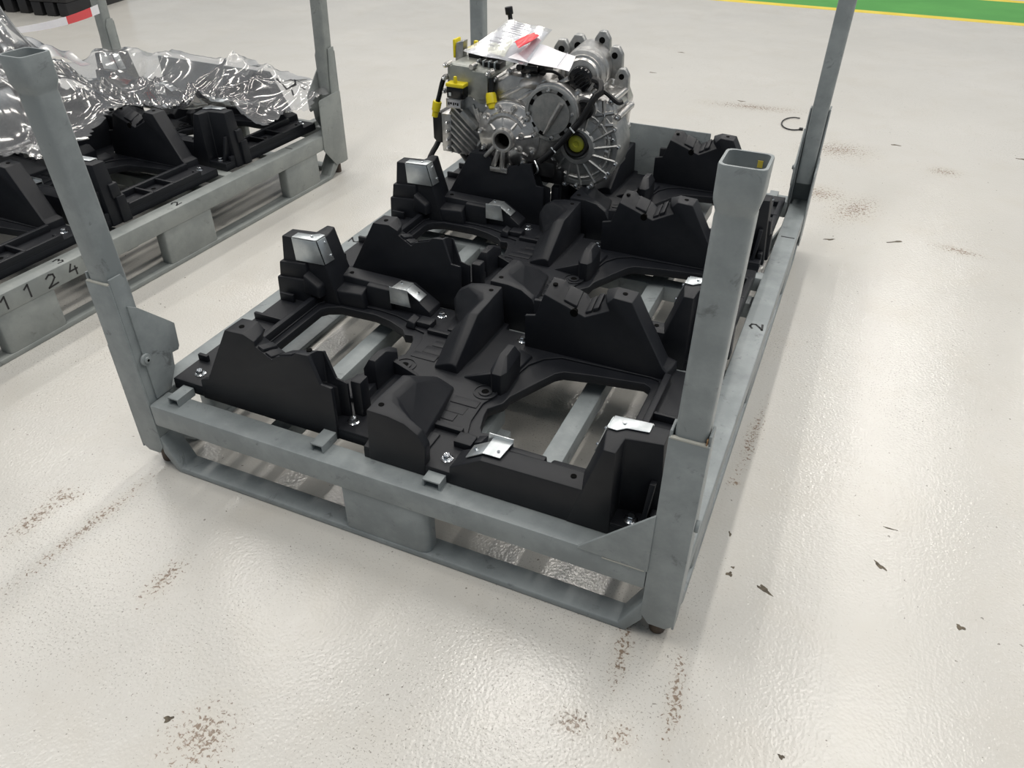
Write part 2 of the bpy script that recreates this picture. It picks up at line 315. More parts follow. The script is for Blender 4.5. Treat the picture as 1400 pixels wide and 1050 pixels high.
def make_rack(P, older=False):
    root = empty('stacking_rack')
    # beams of the frame
    for nm, a in (('end_beam', (.0, W, .0, .074)), ('end_beam', (.0, W, L-.074, L))):
        m = MB(); m.box(a[0]+.0805, a[1]-.0805, a[2], a[3], .168, ZT, P, .006); m.build(nm, root)
    for x0, x1 in ((0, .074), (W-.074, W)):
        m = MB(); m.box(x0, x1, .074, L-.074, .168, ZT, P, .006); m.box(x0+.0065, x1-.0005, .0065, L-.0065, .172, ZT-.003, P, .003); m.build('side_beam', root)
    # bent runners on the floor
    pr = [(.075, .12), (.075, .06), (.112, 0), (W-.112, 0), (W-.075, .06), (W-.075, .12), (W-.082, .12), (W-.13, .02), (.13, .02), (.082, .12)]
    for y0, y1 in ((0.002, .067), (L-.067, L-.002)):
        m = MB(); m.prism(pr, 'y', y0, y1, P, .004); m.build('end_runner', root)
    pl = [(.075, .12), (.075, .06), (.14, 0), (L-.14, 0), (L-.075, .06), (L-.075, .12), (L-.082, .12), (L-.16, .02), (.16, .02), (.082, .12)]
    for x0, x1 in ((.002, .067), (W-.067, W-.002)):
        m = MB(); m.prism(pl, 'x', x0, x1, P, .004); m.build('side_runner', root)
    # spacer blocks between runner and beam
    for y0, y1 in ((.004, .062), (L-.062, L-.004)):
        m = MB(); m.prism([(.705, y0), (.93, y0), (.945, y0+.004), (.955, y0+.014), (.955, y1-.014), (.945, y1-.004), (.93, y1), (.705, y1)], 'z', .018, .17, P, .004); m.build('spacer_block', root)
    for x0, x1 in ((.004, .062), (W-.062, W-.004)):
        for ya, yb in ((.235, .475), (1.0, 1.28), (1.79, 2.045)):
            m = MB(); m.prism([(x0+.012, ya), (x1-.012, ya), (x1-.003, ya+.004), (x1, ya+.014), (x1, yb-.014), (x1-.003, yb-.004), (x1-.012, yb), (x0+.012, yb), (x0+.003, yb-.004), (x0, yb-.014), (x0, ya+.014), (x0+.003, ya+.004)], 'z', .018, .17, P, .003); m.build('spacer_block', root)
    # bars under the trays
    for x0, x1 in ((.395, .455), (1.145, 1.205)):
        m = MB(); m.box(x0, x1, .07, L-.07, .13, .19, P, .005); m.build('support_bar', root)
    for k in range(3):
        for x0, x1, ya, yb in ((.635, .672, .35, .52), (.928, .966, .30, .47)):
            m = MB(); m.box(x0, x1, ya+.72*k, yb+.72*k, .125, .188, P, .004); m.build('bearing_block', root)
        m = MB(); m.box(.60, 1.0, .385+.72*k, .435+.72*k, .06, .13, P, .004); m.build('bearing_bar', root)
    for yc in (.89, 1.39):
        m = MB(); m.box(.07, W-.07, yc-.03, yc+.03, .128, .188, P, .004); m.build('cross_bar', root)
    for yc in (.765, 1.487):
        m = MB(); m.box(.07, W-.07, yc-.026, yc+.026, .186, ZT, P, .005); m.build('cross_bar', root)
    # U-shaped stops welded on the end beams
    for x, d in ((.148, .036), (.627, .038), (.963, .048)):
        for s in (0, 1):
            m = MB(); xx = x if not s else W-x; y0, y1 = (.028, .092)
            if s: y0, y1 = L-.092, L-.028
            q = [(xx-d/2, ZT-.001), (xx-d/2, ZT+.024), (xx+d/2, ZT+.024), (xx+d/2, ZT-.001), (xx+d/2-.004, ZT-.001), (xx+d/2-.004, ZT+.020), (xx-d/2+.004, ZT+.020), (xx-d/2+.004, ZT-.001)]
            m.prism(q, 'y', y0, y1, P); m.build('stop_bracket', root)
    # rear panel
    m = MB(); m.box(.45, 1.15, L-.082, L-.075, ZT-.06, .487, P, .002); m.build('end_panel', root)
    # corner posts
    for sx in (0, 1):
        for sy in (0, 1):
            fx = (lambda x: W-x) if sx else (lambda x: x); fy = (lambda y: L-y) if sy else (lambda y: y)
            def bx(m, x0, x1, y0, y1, z0, z1, mt=P, bv=.002):
                X = sorted((fx(x0), fx(x1))); Y = sorted((fy(y0), fy(y1))); m.box(X[0], X[1], Y[0], Y[1], z0, z1, mt, bv)
            m = MB()
            # outer plate with notched foot
            poly = [(fx(x), z) for x, z in ((0, .075), (.02, .0565), (.06, .0565), (.08, .085), (.08, .618), (0, .618))]
            Y = sorted((fy(0), fy(.006))); m.prism(poly, 'y', Y[0], Y[1], P, .0015)
            poly = [(fy(y), z) for y, z in ((.006, .0565), (.055, .0565), (.0735, .10), (.0735, .32), (.062, .50), (.05, .635), (.006, .640))]
            X = sorted((fx(0), fx(.006))); m.prism(poly, 'x', X[0], X[1], P, .0015)
            poly = [(fy(y), z) for y, z in ((.006, .10), (.06, .10), (.06, .60), (.045, .632), (.006, .632))]
            X = sorted((fx(.074), fx(.08))); m.prism(poly, 'x', X[0], X[1], P, .0015)
            if sx == sy:   # wide outer cheek of the hinged corners
                poly = [(fy(y), z) for y, z in ((.001, .062), (.098, .062), (.173, .147), (.188, .166), (.180, .405), (.170, .417), (.01, .427), (.001, .420))]
                X = sorted((fx(-.004), fx(.001))); m.prism(poly, 'x', X[0], X[1], P, .0015)
            m.build('post_sleeve', root)
            # tube with flared cup
            m = MB(); tx, ty, h = .0400, .0385, .0318
            rings = []
            def sq(hw, hd, z, r=.010):
                out = []
                for cx_, cy_, a0 in ((1, 1, 0), (-1, 1, 90), (-1, -1, 180), (1, -1, 270)):
                    for k in range(4):
                        a = math.radians(a0+30*k); t_ = min(max((z-.60)/.5675, 0), 1); out.append((fx(tx-.0065*t_)+cx_*(hw-r)+r*math.cos(a), fy(ty-.0175*t_)+cy_*(hd-r)+r*math.sin(a), z))
                return out
            seq = [(h, h, .33), (h, h, .60), (h, h, 1.078), (.0312, .0312, 1.084), (.0315, .032, 1.089), (.0340, .0345, 1.097), (.0362, .0375, 1.106), (.0370, .0385, 1.116), (.0375, .0395, 1.1650), (.0368, .0388, 1.1675), (.0325, .0345, 1.1675), (.032, .034, 1.105), (.026, .026, 1.085), (.026, .026, .60), (.026, .026, .34)]
            for hw, hd, z in seq: rings.append(sq(hw, hd, z, .007 if hw < .031 else .011))
            m.loft(rings, P); m.build('post_tube', root)
            if sx == sy:
                m = MB()   # hinge plate on the inner flank
                poly = [(fy(y), z) for y, z in ((.03, .545), (.058, .527), (.146, .437), (.158, .424), (.153, .352), (.146, .342), (.124, .345), (.118, .30), (.085, .245), (.03, .245))]
                X = sorted((fx(.080), fx(.086))); m.prism(poly, 'x', X[0], X[1], P, .0015); hp = m.build('hinge_plate', root)
                m = MB(); sgn = -1 if sx else 1
                m.cyl((fx(.086), fy(.03), .38), (fx(.094), fy(.03), .38), .017, P, n=16, bevel=.002)
                m.cyl((fx(.094), fy(.03), .38), (fx(.100), fy(.03), .38), .010, P, n=12, bevel=.002)
                m.cyl((fx(.1), fy(.03), .38), (fx(.1005), fy(.03), .38), .004, 'hole', n=8); m.build('pivot_pin', hp)
            else:
                m = MB()   # triangular gusset in the plane of the outer plate
                poly = [(fx(x), z) for x, z in ((.079, .231), (.245, .236), (.238, .246), (.079, .405))]
                Y = sorted((fy(-.003), fy(.004))); m.prism(poly, 'y', Y[0], Y[1], P, .001); gs = m.build('gusset', root)
                m = MB(); m.box(*sorted((fx(.086), fx(.185))), *sorted((fy(-.0035), fy(.0))), .2285, .2325, 'weld', .001); m.build('weld_bead', gs)
                m = MB(); m.cyl((fx(.0), fy(.03), .38), (fx(-.009), fy(.03), .38), .014, P, n=14, bevel=.002); m.build('pivot_pin', root)
            m = MB(); m.box(*sorted((fx(.004), fx(.077))), *sorted((fy(-.0005), fy(.009))), .6165, .621, 'weld', .001)
            if (sx, sy) == (1, 0): m.box(*sorted((fx(.0062), fx(.0085))), *sorted((fy(.0), fy(.008))), .610, .634, 'rust', .001)
            m.build('sleeve_edge', root)
            m = MB(); m.cyl((fx(.042), fy(.042), .0), (fx(.042), fy(.042), .10), .020, 'rubber_foot', n=14, bevel=.003); m.build('foot', root)
    # slot marks in the post gusset welds
    return root

rack = make_rack('paint')
tag(rack, 'grey steel stacking rack in the centre with four corner posts, holding one gearbox', 'rack', 'grey stacking racks')
def mark(root, name, lines, fr, th=.006):
    m = MB(); strokes(m, lines, fr, th); return m.build(name, root)
top = lambda u, v, h: (u, v, ZT+h)
# felt-pen numbers on the right and left side beams, read from the right side
rd = lambda cx, cy: (lambda u, v, h: (cx-v, cy+u, ZT+h))
m = MB(); m.box(1.580, 1.588, .0520, .0530, 1.146, 1.157, 'line', 0); m.build('paint_spot', rack)
mark(rack, 'marker_number', digit('I', 0, 0, .046), rd(1.566, 1.851), .007)
mark(rack, 'marker_number', digit('2', 0, 0, .040), rd(1.567, 1.125), .007)
mark(rack, 'marker_number', digit('2', 0, 0, .040), (lambda u, v, h: (.03+v, 1.126-u, ZT+h)), .006)

# the second rack, left of the first
R2X, R2Y, R2T = -0.8497, -0.0157, -0.0329
rack2 = make_rack('paint_warm')
rack2.rotation_euler = (0, 0, R2T); rack2.location = (R2X-1.6*math.cos(R2T), R2Y-1.6*math.sin(R2T), 0)
tag(rack2, 'grey steel stacking rack on the left with handwritten numbers along its side beam', 'rack', 'grey stacking racks')
mark(rack2, 'marker_number', digit('3', 0, 0, .036), rd(1.566, .543))
mark(rack2, 'marker_number', digit('2', 0, 0, .036), rd(1.562, 1.128))
mark(rack2, 'marker_number', digit('I', 0, 0, .040), rd(1.560, 1.877))
side = lambda u, v, h: (W+.0003+h, u, v)
for ch, y, z in (('1', .288, .206), ('1', .380, .208), ('2', .471, .205), ('4', .565, .205)):
    mark(rack2, 'marker_number', digit(ch, y, z, .047 if ch != '4' else .045), side, .0062)

# ---------------------------------------------------------------- black moulded tray (two half-turn symmetric stations)
TC = (.80, .41, ZT)          # tray centre in the rack's frame, first tray
ZB = .277
def tray_hole(m, x, y, z, r=.0075): m.cyl((x, y, z-.002), (x, y, z+.0006), r, 'hole', n=12)
def make_tray():
    root = empty('moulded_tray')
    win = [(.252, .202), (.270, .192), (.417, .214), (.50, .232), (.520, .250), (.560, .33), (.596, .405), (.600, .44), (.630, .480), (.626, .51), (.612, .56), (.600, .578), (.575, .574), (.553, .598), (.49, .625), (.428, .638), (.30, .634), (.262, .615), (.247, .595), (.247, .212)]
    rot = [(1.6-x, .82-y) for x, y in win]
    outer = [(.093, .095), (.745, .095), (.75, .062), (1.507, .062), (1.507, .725), (.855, .725), (.85, .758), (.093, .758)]
    slot = [(.735, .405), (.750, .392), (.80, .395), (.815, .41), (.79, .425), (.745, .425)]
    shelf = [(.226, .19), (.235, .168), (.26, .162), (.53, .172), (.575, .20), (.605, .245), (.625, .34), (.630, .42), (.648, .47), (.645, .55), (.630, .60), (.585, .612), (.565, .635), (.50, .655), (.43, .663), (.29, .659), (.24, .64), (.226, .62)]
    rsh = [(1.6-x, .82-y) for x, y in shelf]
    plate('base_plate', outer, [win, rot], ZT, ZB-.006, 'plastic', .003, root, TC)
    plate('base_skin', [(x+(.0005 if x < .8 else -.0005), y+(.0005 if y < .4 else -.0005)) for x, y in outer], [shelf, rsh], ZB-.0075, ZB, 'plastic', .002, root, TC)
    half = []
    def part(m, name, parent=None, smooth=40):
        o = m.build(name, parent or root, TC, smooth)
        if parent is None: half.append(o)
        return o
    pl = 'plastic'
    # --- cradle
    fr = [(.198, .241), (.204, .306), (.232, .314), (.338, .503), (.398, .506), (.430, .492), (.431, .476), (.477, .448), (.490, .462), (.545, .479), (.557, .492), (.594, .495), (.620, .412), (.652, .410), (.650, .241)]
    bk = [(.215, .241), (.218, .300), (.232, .314), (.340, .503), (.392, .506), (.410, .485), (.400, .462), (.472, .424), (.488, .430), (.530, .446), (.556, .455), (.598, .470), (.624, .392), (.657, .384), (.656, .241)]
    m = MB(); md = [((a[0]+c[0])/2, (a[1]*.75+c[1]*.25)) for a, c in zip(fr, bk)]
    def hollow(q, d):   # the flank between the two faces is scooped out
        return [(x-(d if i >= 12 else 0), z-(.02 if i in (12, 13) else 0)) for i, (x, z) in enumerate(q)]
    mix = lambda t: [(a[0]*(1-t)+c[0]*t, a[1]*(1-t)+c[1]*t) for a, c in zip(fr, bk)]
    m.loft([[(x, .091, z) for x, z in fr], [(x, .102, z) for x, z in mix(.08)], [(x, .108, z) for x, z in hollow(mix(.15), .028)], [(x, .130, z) for x, z in hollow(mix(.35), .036)], [(x, .147, z) for x, z in hollow(mix(.75), .028)], [(x, .152, z) for x, z in mix(.88)], [(x, .160, z) for x, z in bk]], pl, .0025)
    m.cyl((.505, .150, .430), (.505, .1605, .430), .012, 'hole', n=14)
    tray_hole(m, .370, .122, .5055); tray_hole(m, .578, .122, .4895)
    part(m, 'cradle')
    m2 = MB(); m2.box(.655, .688, .165, .205, ZT, .388, pl, .006); m2.build('stop_lug', root, TC)
    # raised pads in the V of the cradle
    for (x0, z0, x1, z1) in ((.436, .476, .452, .468), (.456, .462, .474, .452), (.500, .466, .540, .478)):
        m = MB(); m.loft([[(x0, .094, z0-.012), (x1, .094, z1-.012), (x1, .150, z1-.03), (x0, .150, z0-.03)], [(x0, .096, z0+.004), (x1, .096, z1+.004), (x1, .150, z1-.016), (x0, .150, z0-.016)]], pl, .002)
        part(m, 'cradle_pad')
    # --- low wall along the end with corner tower
    m = MB(); prof = [(.606, ZT), (.603, .296), (.518, .350), (.268, .354), (.205, .354), (.205, ZT)]
    m.loft([[(x, .686+(.012 if z > .3 else 0), z) for x, z in prof], [(x, .7592, z) for x, z in prof]], pl, .004)
    m.loft([[(.205, .640, ZB-.01), (.385, .650, ZB-.01), (.385, .70, ZB-.01), (.205, .70, ZB-.01)], [(.215, .645, .318), (.37, .655, .324), (.372, .70, .334), (.215, .70, .330)]], pl, .006)
    m.loft([[(.375, .672, ZB-.01), (.47, .672, ZB-.01), (.47, .70, ZB-.01), (.375, .70, ZB-.01)], [(.378, .678, .348), (.47, .678, .348), (.47, .70, .352), (.378, .70, .352)]], pl, .004)
    tray_hole(m, .295, .724, .3545)
    part(m, 'end_wall')
    m = MB()
    lo = [(.085, .622), (.300, .640), (.312, .70), (.296, .7608), (.190, .7608), (.188, .705), (.085, .695)]
    hi = [(.106, .634), (.233, .643), (.236, .70), (.222, .7608), (.194, .7608), (.190, .705), (.106, .692)]
    m.loft([[(x, y, ZT) for x, y in lo], [(x, y, .489) for x, y in hi]], pl, .004)
    m.loft([[(.076, .603, ZT), (.215, .606, ZT), (.215, .65, ZT), (.076, .65, ZT)], [(.079, .608, .350), (.200, .612, .356), (.200, .65, .356), (.079, .65, .350)]], pl, .005)
    m.loft([[(.084, .616, .345), (.195, .622, .35), (.195, .66, .35), (.084, .66, .345)], [(.090, .619, .402), (.188, .626, .408), (.188, .66, .408), (.090, .66, .402)]], pl, .005)
    m.loft([[(.185, .598, .318), (.24, .606, .300), (.25, .65, .300), (.185, .65, .318)], [(.19, .602, .380), (.238, .610, .338), (.245, .65, .345), (.19, .65, .384)]], pl, .006)
    # thin fin beside the recess bolt
    m.loft([[(.120, .70, ZT), (.128, .70, ZT), (.128, .750, ZT), (.120, .750, ZT)], [(.108, .695, .385), (.122, .695, .385), (.122, .712, .385), (.108, .712, .385)]], pl, .002)
    part(m, 'corner_tower')
    # zinc cover on the tower
    m = MB()
    def tw(x0, z, lo_=lo, hi_=hi): return None
    def fz(z): return (z-ZT)/(.489-ZT)
    def fl_(i, z): t = fz(z); return Vector((lo[i][0]+(hi[i][0]-lo[i][0])*t, lo[i][1]+(hi[i][1]-lo[i][1])*t, z))
    a0, a1 = fl_(0, .489), fl_(1, .489); b0, b1 = fl_(0, .412), fl_(1, .412)
    o_ = Vector((0, -.0015, 0))
    p1, p2 = a0.lerp(a1, .30)+o_, a1+o_; q1, q2 = b0.lerp(b1, .33)+o_, b1+o_
    m.sheet([p1, q1, q2, p2], .0025, 'zinc', .0006)
    e1, e2 = fl_(2, .489), fl_(2, .412); o2 = Vector((.0015, 0, .001))
    s1, s2 = a1+o2, b1+o2; s3, s4 = b1.lerp(e2, .75)+o2, a1.lerp(e1, .70)+o2
    m.sheet([s1, s2, s3, s4], .0025, 'zinc', .0006)
    tz = .4905
    m.loft([[(x, y, tz) for x, y in ((.146, .634), (.233, .641), (.236, .688), (.214, .690), (.196, .674), (.146, .668))], [(x, y, tz+.0025) for x, y in ((.146, .634), (.233, .641), (.236, .688), (.214, .690), (.196, .674), (.146, .668))]], 'zinc', .0006)
    m.box(.214, .226, .640, .6425, .470, .4895, 'hole', 0)
    zc = part(m, 'zinc_cover'); zc['label'] = 'bent zinc sheet cover'
    for p in (s1.lerp(s4, .72)*.8+s2.lerp(s3, .72)*.2, s1.lerp(s4, .85)*.2+s2.lerp(s3, .85)*.8):
        m = MB(); m.lathe(p, (1, 0, .55), [(.0045, 0), (.0045, .004), (.003, .007)], 'chrome', 8); part(m, 'screw', zc)
    m = MB(); m.cyl((.205, .660, tz+.002), (.205, .660, tz+.007), .0045, 'chrome', n=8); part(m, 'screw', zc)
    # zinc clip on the low wall
    m = MB()
    m.sheet([(.468, .676, .366), (.468, .675, .306), (.542, .675, .306), (.532, .676, .366)], .003, 'zinc', .0006)
    m.loft([[(.468, .674, .3545), (.520, .674, .3545), (.520, .740, .3545), (.474, .740, .3545)], [(.468, .674, .3575), (.520, .674, .3575), (.520, .740, .3575), (.474, .740, .3575)]], 'zinc', .0006)
    m.loft([[(.518, .690, .3530), (.566, .690, .3230), (.566, .738, .3230), (.518, .738, .3530)], [(.519, .690, .3565), (.567, .690, .3265), (.567, .738, .3265), (.519, .738, .3565)]], 'zinc', .0006)
    cp = part(m, 'zinc_clip'); cp['label'] = 'bent zinc sheet clip'
    for p, q in (((.486, .722, .357), (.486, .722, .361)), ((.548, .716, .336), (.551, .716, .342))):
        m = MB(); m.cyl(p, q, .0045, 'chrome', n=8); part(m, 'screw', cp)
    # --- centre block with hollowed flank and ramp
    m = MB()
    A = [(.764, ZT), (.774, .404), (.835, .403), (.88, .394), (.916, .370), (.934, .334), (.928, ZT)]
    B = [(.764, ZT), (.774, .404), (.812, .403), (.835, .392), (.868, .352), (.905, .300), (.910, ZT)]
    C = [(.765, ZT), (.774, .402), (.796, .402), (.812, .388), (.846, .330), (.886, .296), (.890, ZT)]
    D = [(.766, ZT), (.776, .398), (.800, .400), (.818, .386), (.846, .338), (.878, .302), (.882, ZT)]
    E_ = [(.767, ZT), (.780, .300), (.792, .305), (.806, .303), (.826, .296), (.850, .285), (.852, ZT)]
    m.loft([[(x, .060, z) for x, z in A], [(x, .086, z) for x, z in A], [(x, .118, z) for x, z in B], [(x, .150, z) for x, z in C], [(x, .232, z) for x, z in D], [(x, .375, z) for x, z in E_]], pl, .004)
    tray_hole(m, .797, .094, .4040)
    part(m, 'centre_block')
    # --- stop post with chamfered head and gusset
    m = MB()
    q0 = [(.616, .285), (.656, .285), (.660, .395), (.648, .412), (.622, .412), (.612, .39)]
    q1 = [(.630, .295), (.650, .295), (.652, .350), (.650, .352), (.634, .352), (.630, .35)]
    m.loft([[(x, y, ZT) for x, y in q0], [(x, y, .338) for x, y in q0], [(x, y, .366) for x, y in q1]], pl, .003)
    m.loft([[(.65, .37, ZT), (.76, .375, ZT), (.76, .385, ZT), (.65, .40, ZT)], [(.65, .37, .325), (.75, .377, .279), (.75, .383, .279), (.65, .39, .325)]], pl, .002)
    m.loft([[(.60, .20, ZT), (.66, .20, ZT), (.655, .30, ZT), (.615, .30, ZT)], [(.61, .21, .286), (.655, .21, .30), (.652, .30, .30), (.62, .30, .286)]], pl, .003)
    part(m, 'stop_post')
    # --- ribs of the side flange
    for q in ((.203, .222, .158, .632, .302), (.096, .2035, .338, .350, .300), (.096, .2035, .452, .464, .300), (.096, .130, .196, .208, .298), (.096, .150, .585, .597, .305)):
        m = MB(); m.box(q[0], q[1], q[2], q[3], ZB-.004, q[4], pl, .003); part(m, 'flange_rib')
    m = MB(); tray_hole(m, .165, .40, ZB+.0005, .009); m.lathe((.165, .40, ZB-.001), (0, 0, 1), [(.022, 0), (.022, .003), (.012, .003), (.012, 0)], pl, 20, False); part(m, 'hole_boss')
    # --- small raised pads and bosses of the base
    m = MB(); m.loft([[(.555, .610, ZB-.003), (.590, .606, ZB-.003), (.590, .655, ZB-.003), (.56, .655, ZB-.003)], [(.565, .612, .300), (.588, .615, .292), (.588, .65, .296), (.568, .65, .305)]], pl, .003); part(m, 'base_pad')
    for q in ((.590, .640, .622, .665, .296, .004), (.640, .720, .600, .618, .291, .003), (.690, .735, .64, .70, .283, .003), (.655, .735, .47, .50, ZB+.0022, .001), (.675, .735, .505, .54, ZB+.0012, .001), (.688, .735, .545, .575, ZB+.0022, .001)):
        m = MB(); m.box(q[0], q[1], q[2], q[3], ZB-.004, q[4], pl, q[5]); part(m, 'base_pad')
    m = MB(); m.lathe((.664, .422, ZB-.001), (0, 0, 1), [(.034, 0), (.034, .0035), (.0305, .0035), (.0305, 0)], pl, 28, False)
    m.lathe((.664, .422, ZB-.001), (0, 0, 1), [(.019, 0), (.019, .004), (.011, .004), (.011, .001)], pl, 20, False)
    tray_hole(m, .664, .422, ZB+.002, .0105); part(m, 'hole_boss')
    m2 = MB(); m2.box(1.489, 1.506, .10, .632, ZB-.004, .298, pl, .003); m2.build('flange_rib', root, TC)
    # --- hex bolts
    for x, y in ((.149, .143), (.672, .136), (.633, .713), (.150, .728)):
        m = MB(); m.lathe((x, y, ZB-.001), (0, 0, 1), [(.0165, 0), (.0165, .0025), (.013, .0045)], 'chrome', 20)
        m.lathe((x, y, ZB+.003), (0, 0, 1), [(.0105, 0), (.0105, .009), (.0085, .011)], 'chrome', 6)
        part(m, 'hex_bolt', smooth=30)
    # --- the other station: the same parts, half a turn round
    for o in list(half):
        c = copy_tree(o, root); c.rotation_euler = (0, 0, PI)
    return root
PITCH_T = .72
tray0 = make_tray()
def put_tray(t, rk, k, label):
    t.parent = None
    a = R2T if rk is rack2 else 0.0
    loc = Matrix.Rotation(a, 4, 'Z') @ Vector((TC[0], TC[1]+k*PITCH_T, ZT)) + Vector(rk.location)
    t.location = loc; t.rotation_euler = (0, 0, a)
    tag(t, label, 'tray', 'black moulded gearbox trays')
put_tray(tray0, rack, 0, 'black moulded tray in the central rack, nearest the camera, empty')
put_tray(copy_tree(tray0), rack, 1, 'black moulded tray in the middle of the central rack, between two other trays')
put_tray(copy_tree(tray0), rack, 2, 'black moulded tray at the far end of the central rack, under the gearbox')
put_tray(copy_tree(tray0), rack2, 0, 'black moulded tray at the near end of the left rack, not under film')
put_tray(copy_tree(tray0), rack2, 1, 'black moulded tray in the middle of the left rack, partly under clear film')
put_tray(copy_tree(tray0), rack2, 2, 'black moulded tray at the far end of the left rack, under clear film')

# ---------------------------------------------------------------- gearbox
GO = (.50, 1.70, .42)
def ringpts(cx, cz, r, n, y, a0=0): return [(cx+r*math.cos(a0+2*PI*i/n), y, cz+r*math.sin(a0+2*PI*i/n)) for i in range(n)]
def make_gearbox():
    root = empty('gearbox')
    def part(m, name, parent=None, smooth=40): return m.build(name, parent or root, GO, smooth)
    def sbolt(m, x, y, z, r=.008, mt='alu'):
        m.cyl((x, y, z), (x, y-.010, z), r*1.3, mt, n=10); m.lathe((x, y-.010, z), (0, -1, 0), [(r, 0), (r, .007), (r*.7, .009)], 'chrome', 6)
    # main casting
    m = MB()
    out = [(.372, .52), (.40, .455), (.50, .425), (.62, .435), (.70, .40), (.80, .40), (.875, .47), (.885, .60), (.892, .68), (.865, .735), (.80, .755), (.735, .752), (.675, .775), (.60, .775), (.54, .79), (.46, .795), (.40, .76), (.375, .66)]
    def shr(k, dy): 
        cx, cz = .63, .62
        return [(cx+(x-cx)*k, dy, cz+(z-cz)*k) for x, z in out]
    m.loft([shr(.95, 1.630), shr(1.0, 1.645), shr(1.0, 1.665), shr(.96, 1.675), shr(.95, 1.78), shr(1.0, 1.785), shr(1.0, 1.81), shr(.94, 1.82), shr(.88, 1.96), shr(.6, 1.99)], 'alu', .004)
    # flange lugs round the parting line
    for i in range(len(out)):
        x, z = out[i]; cx, cz = .63, .62; x2, z2 = cx+(x-cx)*1.01, cz+(z-cz)*1.01
        m.cyl((x2, 1.640, z2), (x2, 1.815, z2), .013, 'alu', n=10)
    mh = part(m, 'main_housing')
    m = MB()
    for i in range(len(out)):
        x, z = out[i]; cx, cz = .63, .62; x2, z2 = cx+(x-cx)*1.01, cz+(z-cz)*1.01; sbolt(m, x2, 1.642, z2, .007)
    part(m, 'housing_bolts', mh)['kind'] = 'stuff'
    # stiffening ribs over the upper case
    m = MB()
    for a, c in (((.42, .70), (.56, .775)), ((.56, .775), (.62, .76)), ((.62, .76), (.70, .80)), ((.44, .665), (.55, .735)), ((.55, .735), (.66, .765)), ((.66, .765), (.70, .72)), ((.80, .64), (.885, .655)), ((.80, .60), (.88, .605)), ((.81, .68), (.885, .70)), ((.83, .56), (.88, .55)), ((.86, .56), (.84, .74))):
        m.tube([(a[0], 1.632, a[1]), (c[0], 1.632, c[1])], .009, 'alu', 8, False)
    m.loft([[(.50, 1.60, .745), (.57, 1.60, .775), (.62, 1.62, .76), (.60, 1.66, .74)], [(.50, 1.66, .80), (.57, 1.66, .825), (.63, 1.68, .80), (.61, 1.72, .79)]], 'alu', .012)
    m.loft([[(.80, 1.66, .70), (.885, 1.66, .70), (.885, 1.80, .70), (.80, 1.80, .70)], [(.81, 1.67, .745), (.86, 1.67, .745), (.86, 1.80, .745), (.81, 1.80, .745)]], 'alu', .008)
    part(m, 'case_ribs', mh)['kind'] = 'stuff'
    # figure-eight cover plate behind the two round covers
    m = MB(); hull = []
    c1, r1, c2, r2_ = (.479, .570), .134, (.650, .678), .112
    for a in range(60, 325, 15): hull.append((c1[0]+r1*math.cos(math.radians(a)), c1[1]+r1*math.sin(math.radians(a))))
    for a in range(-45, 125, 12): hull.append((c2[0]+r2_*math.cos(math.radians(a)), c2[1]+r2_*math.sin(math.radians(a))))
    m.prism(hull, 'y', 1.592, 1.64, 'alu', .006); part(m, 'cover_plate')
    # left round cover with output bore
    m = MB(); c = (.479, 1.60, .570)
    m.lathe(c, (0, -1, 0), [(.128, 0), (.128, .012), (.122, .016), (.112, .018), (.100, .030), (.086, .034), (.078, .044), (.056, .050), (.046, .056), (.044, .078), (.036, .080), (.031, .078), (.031, .02)], 'alu', 48, False)
    for i in range(11):
        a = 2*PI*i/11+.2; x, z = c[0]+.114*math.cos(a), c[2]+.114*math.sin(a); m.cyl((x, 1.592, z), (x, 1.572, z), .012, 'alu', n=10)
    for i in range(8):
        a = 2*PI*i/8+.15
        m.tube([(c[0]+.05*math.cos(a), 1.548, c[2]+.05*math.sin(a)), (c[0]+.106*math.cos(a), 1.575, c[2]+.106*math.sin(a))], .007, 'alu', 6, False)
    for i in range(14):   # raised crescent
        a0, a1 = math.radians(35+i*8), math.radians(35+(i+1)*8)
        m.tube([(c[0]+.088*math.cos(a0), 1.566, c[2]+.088*math.sin(a0)), (c[0]+.088*math.cos(a1), 1.566, c[2]+.088*math.sin(a1))], .013, 'alu', 8, False)
    oc = part(m, 'output_cover')
    m = MB()
    for i in range(11):
        a = 2*PI*i/11+.2; sbolt(m, c[0]+.114*math.cos(a), 1.574, c[2]+.114*math.sin(a), .0062)
    for a in (.3, -.5): m.lathe((c[0]+.072*math.cos(a), 1.556, c[2]+.072*math.sin(a)), (0, -1, 0), [(.012, 0), (.012, .012), (.007, .012), (.007, .004)], 'alu', 14, False)
    part(m, 'cover_bolts', oc)['kind'] = 'stuff'
    m = MB(); m.cyl((c[0], 1.56, c[2]), (c[0], 1.70, c[2]), .0305, 'hole', n=24); part(m, 'output_bore', oc)
    m = MB()
    for dx, dz, k in ((-.075, -.075, .8), (-.035, -.105, 1), (.005, -.112, 1)):
        m.cyl((c[0]+dx*.45, 1.530, c[2]+dz*.35), (c[0]+dx*.9-.01, 1.535, c[2]+dz), .011*k, 'alu', n=12, bevel=.002)
    m.box(c[0]-.055, c[0]+.02, 1.526, 1.545, c[2]-.128, c[2]-.108, 'alu', .003); part(m, 'oil_pipe_stub', oc)
    # right round end cover with dark slots
    m = MB(); c = (.650, 1.598, .678)
    m.lathe(c, (0, -1, 0), [(.104, 0), (.104, .012), (.098, .016), (.090, .016), (.088, .008), (.078, .008), (.076, .014), (.0, .016)], 'alu_dark', 48)
    m.tube([(c[0]-.02, 1.578, c[2]-.075), (c[0]+.01, 1.572, c[2]-.02), (c[0]+.045, 1.574, c[2]+.045)], [.006, .009, .010], 'alu', 10); ec = part(m, 'end_cover')
